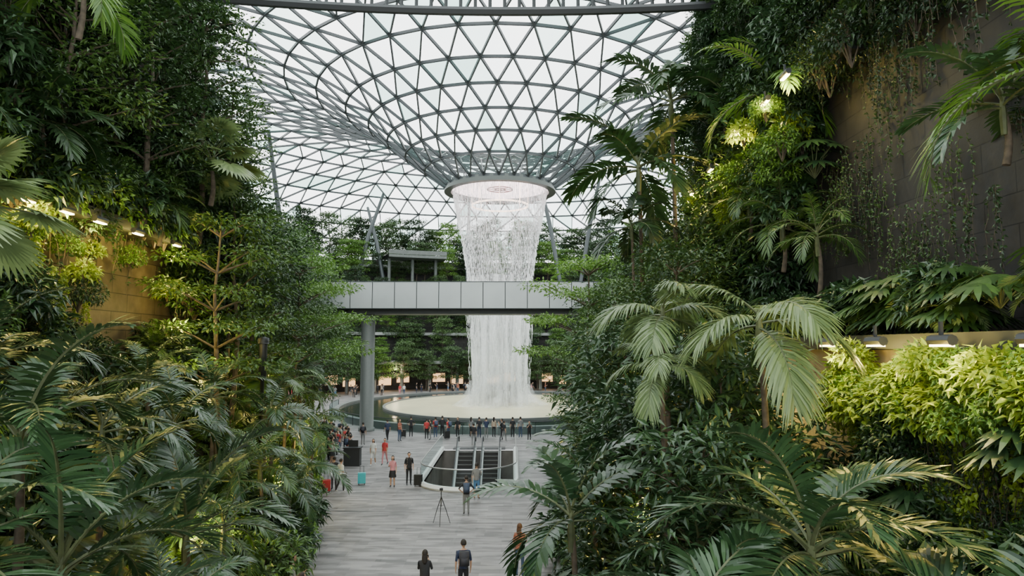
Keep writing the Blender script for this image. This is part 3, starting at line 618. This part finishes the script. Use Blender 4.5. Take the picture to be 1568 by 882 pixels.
# ---------------------------------------------------------------- people
pm={}
def pmat(c):
    k=tuple(round(x,3) for x in c)
    if k not in pm: pm[k]=plain('cloth_%d'%len(pm),c,.8,noise=.12,nscale=30)
    return pm[k]
SK=[(.50,.30,.20),(.42,.25,.16),(.60,.40,.29)];HAIR=(.018,.013,.01)
def seg_d(p,a,b):
    ab=b-a;t=np.clip(((p-a)@ab)/(ab@ab),0,1);return np.linalg.norm(p-(a+t[:,None]*ab),axis=1)
def person_mesh(top,bot,skin=0,fem=False,long=False,skirt=False,shorts=False,walk=0,arms='down',bag=None,hair=HAIR):
    w=.155 if fem else .175
    J={'pel':((0,0,.94),(.15,.10)),'sp':((0,0,1.12),(.125 if fem else .14,.09)),'ch':((0,0,1.32),(.155 if fem else .17,.105)),'nk':((0,.005,1.46),(.05,.05)),'hd':((0,.012,1.53),(.048,.05))}
    ed=[('pel','sp'),('sp','ch'),('ch','nk'),('nk','hd')]
    for s,n in ((1,'r'),(-1,'l')):
        st=walk*s
        J['sh'+n]=((s*w,0,1.39),(.052,.05));
        if arms=='phone': el=(s*(w+.05),.08,1.15);wr=(s*.09,.26,1.36);ha=(s*.05,.29,1.43)
        elif arms=='hips': el=(s*(w+.17),-.06,1.17);wr=(s*.17,.04,1.0);ha=(s*.12,.08,.97)
        elif arms=='one' and s>0: el=(s*(w+.04),.06,1.14);wr=(s*.16,.27,1.2);ha=(s*.13,.34,1.24)
        else: el=(s*(w+.045),-.02-.06*st,1.13);wr=(s*(w+.05),.05-.14*st,.89);ha=(s*(w+.045),.07-.16*st,.81)
        J['el'+n]=(el,(.04,.04));J['wr'+n]=(wr,(.026,.024));J['ha'+n]=(ha,(.036,.02))
        J['hp'+n]=((s*.085,0,.86),(.088,.09));J['kn'+n]=((s*.095,.02+.17*st,.49),(.056,.058));J['an'+n]=((s*.10,-.02+.26*st-(.10 if st<0 else 0),.09+(.05 if st<0 else 0)),(.038,.042));J['to'+n]=((s*.115,.13+.26*st-(.08 if st<0 else 0),.04),(.036,.028))
        ed+=[('ch','sh'+n),('sh'+n,'el'+n),('el'+n,'wr'+n),('wr'+n,'ha'+n),('pel','hp'+n),('hp'+n,'kn'+n),('kn'+n,'an'+n),('an'+n,'to'+n)]
    ks=list(J);me=bpy.data.meshes.new('b');me.from_pydata([J[k][0] for k in ks],[(ks.index(a),ks.index(b)) for a,b in ed],[])
    o=bpy.data.objects.new('b',me);col.objects.link(o);md=o.modifiers.new('s','SKIN');md.use_smooth_shade=True
    for i,k in enumerate(ks):
        sv=me.skin_vertices[0].data[i];sv.radius=J[k][1];sv.use_root=(k=='pel')
    sb=o.modifiers.new('u','SUBSURF');sb.levels=1;sb.render_levels=1
    bpy.context.view_layer.update()
    ev=bpy.data.meshes.new_from_object(o.evaluated_get(bpy.context.evaluated_depsgraph_get()));bpy.data.objects.remove(o)
    nv=len(ev.vertices);V=np.zeros(nv*3);ev.vertices.foreach_get('co',V);V=V.reshape(-1,3)
    P=[tuple(p.vertices) for p in ev.polygons]
    quads=np.array([p for p in P if len(p)==4])
    cen=V[quads].mean(1)
    lab=[]
    for a,b in ed:
        lab.append(seg_d(cen,np.array(J[a][0],float),np.array(J[b][0],float)))
    lab=np.argmin(np.array(lab),0);mi=np.zeros(len(quads),int)
    for i,(a,b) in enumerate(ed):
        if b in('hd',): m=0
        elif b[:2]=='el': m=1
        elif b[:2] in('wr','ha'): m=0
        elif b[:2]=='kn': m=0 if skirt else 2
        elif b[:2]=='an': m=0 if (skirt or shorts) else 2
        elif b[:2]=='to': m=4
        elif b[:2]=='hp': m=2
        else: m=1
        mi[lab==i]=m
    mi[(mi==1)&(cen[:,2]<.98)&(np.abs(cen[:,0])<.17)]=2;mi[(cen[:,2]>1.455)&(np.abs(cen[:,0])<.09)&(cen[:,1]<.12)]=0
    g=Geo();
    for m in range(5):
        q=quads[mi==m]
        if len(q): g.f.append(q);g.m.append(np.full(len(q),m,int))
    g.v.append(V);g.n=len(V)
    hz=1.62
    def hs(v):
        v=v.copy();lo=np.clip(-v[:,2],0,1);v[:,0]*=1-.32*lo;v[:,1]=v[:,1]*(1-.15*lo)+.08*lo;return v
    g.ball((0,.015,hz),(.078,.098,.118),0,6,hs)
    def hr(v):
        v=v.copy();fr=(v[:,1]>.35)&(v[:,2]<.45);v[fr]*=.86;low=v[:,2]<-.45;v[low]*=.8;return v
    g.ball((0,-.004,hz+.02),(.088,.105,.115),3,6,hr)
    if long: g.ball((0,-.065,hz-.10),(.085,.045,.19),3,5)
    g.ball((0,.118,hz-.012),(.012,.018,.02),0,2)
    for s in(-1,1):
        g.ball((s*.03,.102,hz+.012),(.012,.008,.008),5,2);g.ball((s*.08,.01,hz-.005),(.012,.022,.032),0,2)
        hn='r' if s>0 else 'l';ha=np.array(J['ha'+hn][0]);wr=np.array(J['wr'+hn][0]);d=nrm(ha-wr);sd=np.array([0,1.,0]) if abs(d[2])>.6 else np.array([1.,0,0]);sd=nrm(sd-d*(sd@d))
        for k,(of,ln) in enumerate(((.027,.066),(.009,.075),(-.009,.070),(-.026,.054))):
            b=ha+sd*of+d*.01;g.tube([b,b+d*ln*.45,b+d*ln*.8+np.array([-s*.008,0,0]),b+d*ln+np.array([-s*.02,0,0])],[.0095,.009,.008,.006],5,0)
        b=wr+(ha-wr)*.5+sd*.02;g.tube([b,b+sd*.03+d*.02,b+sd*.035+d*.055],[.011,.010,.007],5,0)
    g.ball((0,.108,hz-.055),(.022,.008,.006),6,2)
    if skirt: g.tube([(0,0,1.02),(0,0,.9),(0,0,.72),(0,0,.56)],[.125,.165,.19,.215],14,2)
    g.tube([(0,0,1.09),(0,0,1.0),(0,0,.93)],[.13,.148,.152],12,1)
    if bag=='pack': g.box((0,-.19,1.24),(.28,.15,.40),7);g.box((0,-.28,1.17),(.2,.05,.2),7);g.tube([(.1,-.1,1.42),(.11,.1,1.40),(.11,.11,1.2),(.12,-.1,1.08)],.02,4,7);g.tube([(-.1,-.1,1.42),(-.11,.1,1.40),(-.11,.11,1.2),(-.12,-.1,1.08)],.02,4,7)
    if bag=='tote': g.box((.27,.0,.92),(.08,.28,.26),7);g.tube([(.25,-.1,1.05),(.17,0,1.44),(.25,.1,1.05)],.012,4,7)
    if arms in('phone',): g.box((0,.31,1.46),(.15,.01,.075),5)
    me=g.mesh('person_body',[pmat(SK[skin]),pmat(top),pmat(bot),pmat(hair),pmat((.6,.6,.6) if random.random()<.4 else (.03,.03,.035)),pmat((.01,.01,.01)),pmat((.35,.10,.09)),pmat(random.choice([(.03,.03,.04),(.10,.09,.08),(.05,.07,.12)]))],True)
    return me
def person(x,y,face,h=1.0,z=0,me=None,**k):
    me=me or person_mesh(**k);return obj('person',me,(x,y,z),(0,0,face),h*.985)
BK=(.015,.015,.018);WH=(.62,.62,.60);RD=(.45,.04,.04);NV=(.02,.03,.07);GY=(.18,.18,.18);PK=(.55,.22,.25);BL=(.08,.2,.38);DN=(.05,.08,.14);BG=(.38,.30,.22)
away=0;tow=math.pi
meshes=[]
def P_(x,y,f,h=1.,**k):
    o=person(x,y,f,h,**k);meshes.append(o.data)
P_(-6.4,37.3,tow,.97,top=PK,bot=BK,fem=True,long=True,skirt=True,arms='one')
P_(-5.6,37.8,tow+.3,1.03,top=BK,bot=BK,bag='pack')
P_(-8.8,44,tow,.97,top=WH,bot=WH,fem=True,long=True,shorts=True,walk=.8)
P_(-8.1,44.2,tow-.2,.98,top=RD,bot=PK,fem=True,walk=.7)
P_(-9.35,36.6,away+.5,1.0,top=BK,bot=BK,arms='one')
P_(-8.85,36.0,away-.6,1.0,top=WH,bot=BK,walk=.5,bag='tote')
P_(-10.6,45.5,1.2,1.0,top=BK,bot=GY)
P_(-11.4,53,away,1.0,top=BK,bot=GY,bag='pack')
P_(-9.9,55,.6,1.0,top=NV,bot=BK,walk=.6)
P_(-8.4,57.6,.2,1.0,top=BK,bot=BK,arms='hips')
P_(-6.9,56,away,.98,top=RD,bot=BK)
P_(-6.3,57,.4,1.0,top=RD,bot=DN,bag='pack')
P_(-5.8,57.6,away,1.02,top=BK,bot=BK,arms='phone')
P_(-3.4,57.6,-.4,.96,top=GY,bot=BK,fem=True,long=True)
P_(-2.7,57.0,away,1.0,top=BK,bot=NV)
P_(-2.1,56.6,.3,1.0,top=NV,bot=GY,arms='phone')
P_(-1.5,57.4,-.3,.97,top=BG,bot=BK,fem=True,long=True)
P_(.05,57.0,away,1.0,top=BK,bot=BK)
P_(.7,57.2,.3,1.0,top=GY,bot=DN)
P_(-2.05,31.3,.1,1.0,top=BK,bot=GY,bag='pack',arms='hips')
P_(-1.75,34.4,-.2,1.03,top=GY,bot=BL,shorts=True,arms='one')
P_(-2.5,20.2,away,.98,top=BK,bot=BK,fem=True,long=True,arms='phone')
P_(-1.45,21,away+.2,1.02,top=NV,bot=BK,bag='pack')
P_(.25,23,away-.3,1.0,top=(.30,.10,.06),bot=DN,fem=True,long=True,hair=(.08,.035,.015),arms='one')
P_(-6.2,19.9,-1.2,.96,top=WH,bot=BK,fem=True,long=True,arms='one')
P_(-5.4,18.1,-.5,1.0,top=GY,bot=BK)
P_(-2.9,52.4,away,1.0,top=BK,bot=GY,walk=.6)
P_(-12.0,50,.6,1.0,top=RD,bot=BK);P_(-12.5,52,-.6,1.0,top=WH,bot=DN)
for i in range(60):
    a=R(random.uniform(88,165)) if i<42 else R(random.uniform(20,88));rr=random.uniform(26.5,32)
    person(CX+rr*math.cos(a),CY+rr*math.sin(a),random.random()*6.28,random.uniform(.93,1.05),me=random.choice(meshes))
for i in range(24):
    y=random.uniform(42,58);person(curbL(y)+random.uniform(.4,1.9),y,random.random()*6.28,random.uniform(.93,1.05),me=random.choice(meshes))
for i in range(7):
    person(random.uniform(-10,3),random.uniform(53,57),random.random()*6.28,random.uniform(.93,1.05),me=random.choice(meshes))
# luggage, tripod, kiosk
def suitcase(x,y,c,rz=0):
    p=empty('suitcase',(x,y,0));g=Geo();g.box((0,0,.36),(.42,.26,.56));
    for k in range(5): g.box((-.16+k*.08,-.135,.36),(.02,.02,.5));g.box((-.16+k*.08,.135,.36),(.02,.02,.5))
    o=obj('shell',g.mesh('shell',[plain('suitcase_shell',c,.4)]),(0,0,0),(0,0,0),1,p)
    md=o.modifiers.new('b','BEVEL');md.width=.02;md.segments=2
    g=Geo();g.tube([(-.1,.1,.62),(-.1,.1,.98),(.1,.1,.98),(.1,.1,.62)],.012,5)
    for sx in(-.16,.16):
        for sy in(-.09,.09): g.ball((sx,sy,.04),(.02,.035,.04),0,2)
    obj('handle_and_wheels',g.mesh('handle',[M['black']]),(0,0,0),(0,0,0),1,p);p.rotation_euler=(0,0,rz)
suitcase(-8.2,38,(.05,.42,.48),.2);suitcase(-5.05,37.5,(.02,.02,.02),-.2);suitcase(-9.6,36.0,(.4,.03,.03),.4);suitcase(-9.0,57.4,(.02,.02,.02));suitcase(-5.3,56.5,(.02,.02,.02),.5)
tp=empty('camera_tripod',(-3.0,29.6,0));g=Geo();g.tube([(0,0,.75),(0,0,1.4)],.018,6)
for q in range(3):
    a=q*2.094+.5;g.tube([(0,0,1.15),(.22*math.cos(a),.22*math.sin(a),.6),(.42*math.cos(a),.42*math.sin(a),.01)],[.02,.016,.012],6);g.tube([(0,0,.78),(.15*math.cos(a),.15*math.sin(a),.8)],.008,4)
g.box((0,0,1.46),(.14,.09,.1));g.tube([(0,.05,1.46),(0,.16,1.46)],[.04,.045],8)
g.tube([(0,0,1.4),(0,-.25,1.32)],.01,4);g.v=[v+np.array([-3,29.6,0]) for v in g.v];child('legs_and_camera',g,[M['black']],tp)
kp=empty('information_kiosk',(-10.1,44,0));g=Geo();g.box((0,0,.55),(1.0,.6,1.1));g.box((0,0,1.12),(1.1,.7,.06));g.box((0,.2,1.35),(.6,.05,.4));g.v=[v+np.array([-10.1,44,0]) for v in g.v];child('counter',g,[M['dsteel']],kp)
lp=empty('bollard_spotlight_post',(-9.0,24.8,0));g=Geo();g.tube([(0,0,.4),(0,0,6.3),(0,0,6.3),(0,0,7.6)],[.07,.07,.14,.14],10);g.tube([(0,0,7.6),(0,0,7.65),(0,0,7.8),(0,0,7.85)],[.2,.2,.2,.05],12,0,True);g.v=[v+np.array([-9,24.8,0]) for v in g.v];child('post',g,[M['dsteel']],lp,(0,0,0),True)
# ---------------------------------------------------------------- world + camera
w=bpy.data.worlds.new('overcast');bpy.context.scene.world=w;w.use_nodes=True;nt=w.node_tree;bg=nt.nodes['Background']
n=nt.nodes.new('ShaderNodeTexNoise');n.inputs['Scale'].default_value=2.5;n.inputs['Detail'].default_value=4
r=nt.nodes.new('ShaderNodeValToRGB');r.color_ramp.elements[0].color=(.76,.83,.85,1);r.color_ramp.elements[1].color=(1,1,.99,1);r.color_ramp.elements[0].position=.3;r.color_ramp.elements[1].position=.6
tc=nt.nodes.new('ShaderNodeTexCoord');nt.links.new(tc.outputs['Generated'],n.inputs['Vector']);nt.links.new(n.outputs['Fac'],r.inputs['Fac']);nt.links.new(r.outputs['Color'],bg.inputs['Color']);bg.inputs['Strength'].default_value=5.2
cam=bpy.data.cameras.new('camera');cam.lens=24;cam.sensor_width=36;cam.clip_end=600;cam.clip_start=.1
co=bpy.data.objects.new('camera',cam);co.location=(0,0,7.5);co.rotation_euler=(R(94.9),0,0);col.objects.link(co);bpy.context.scene.camera=co
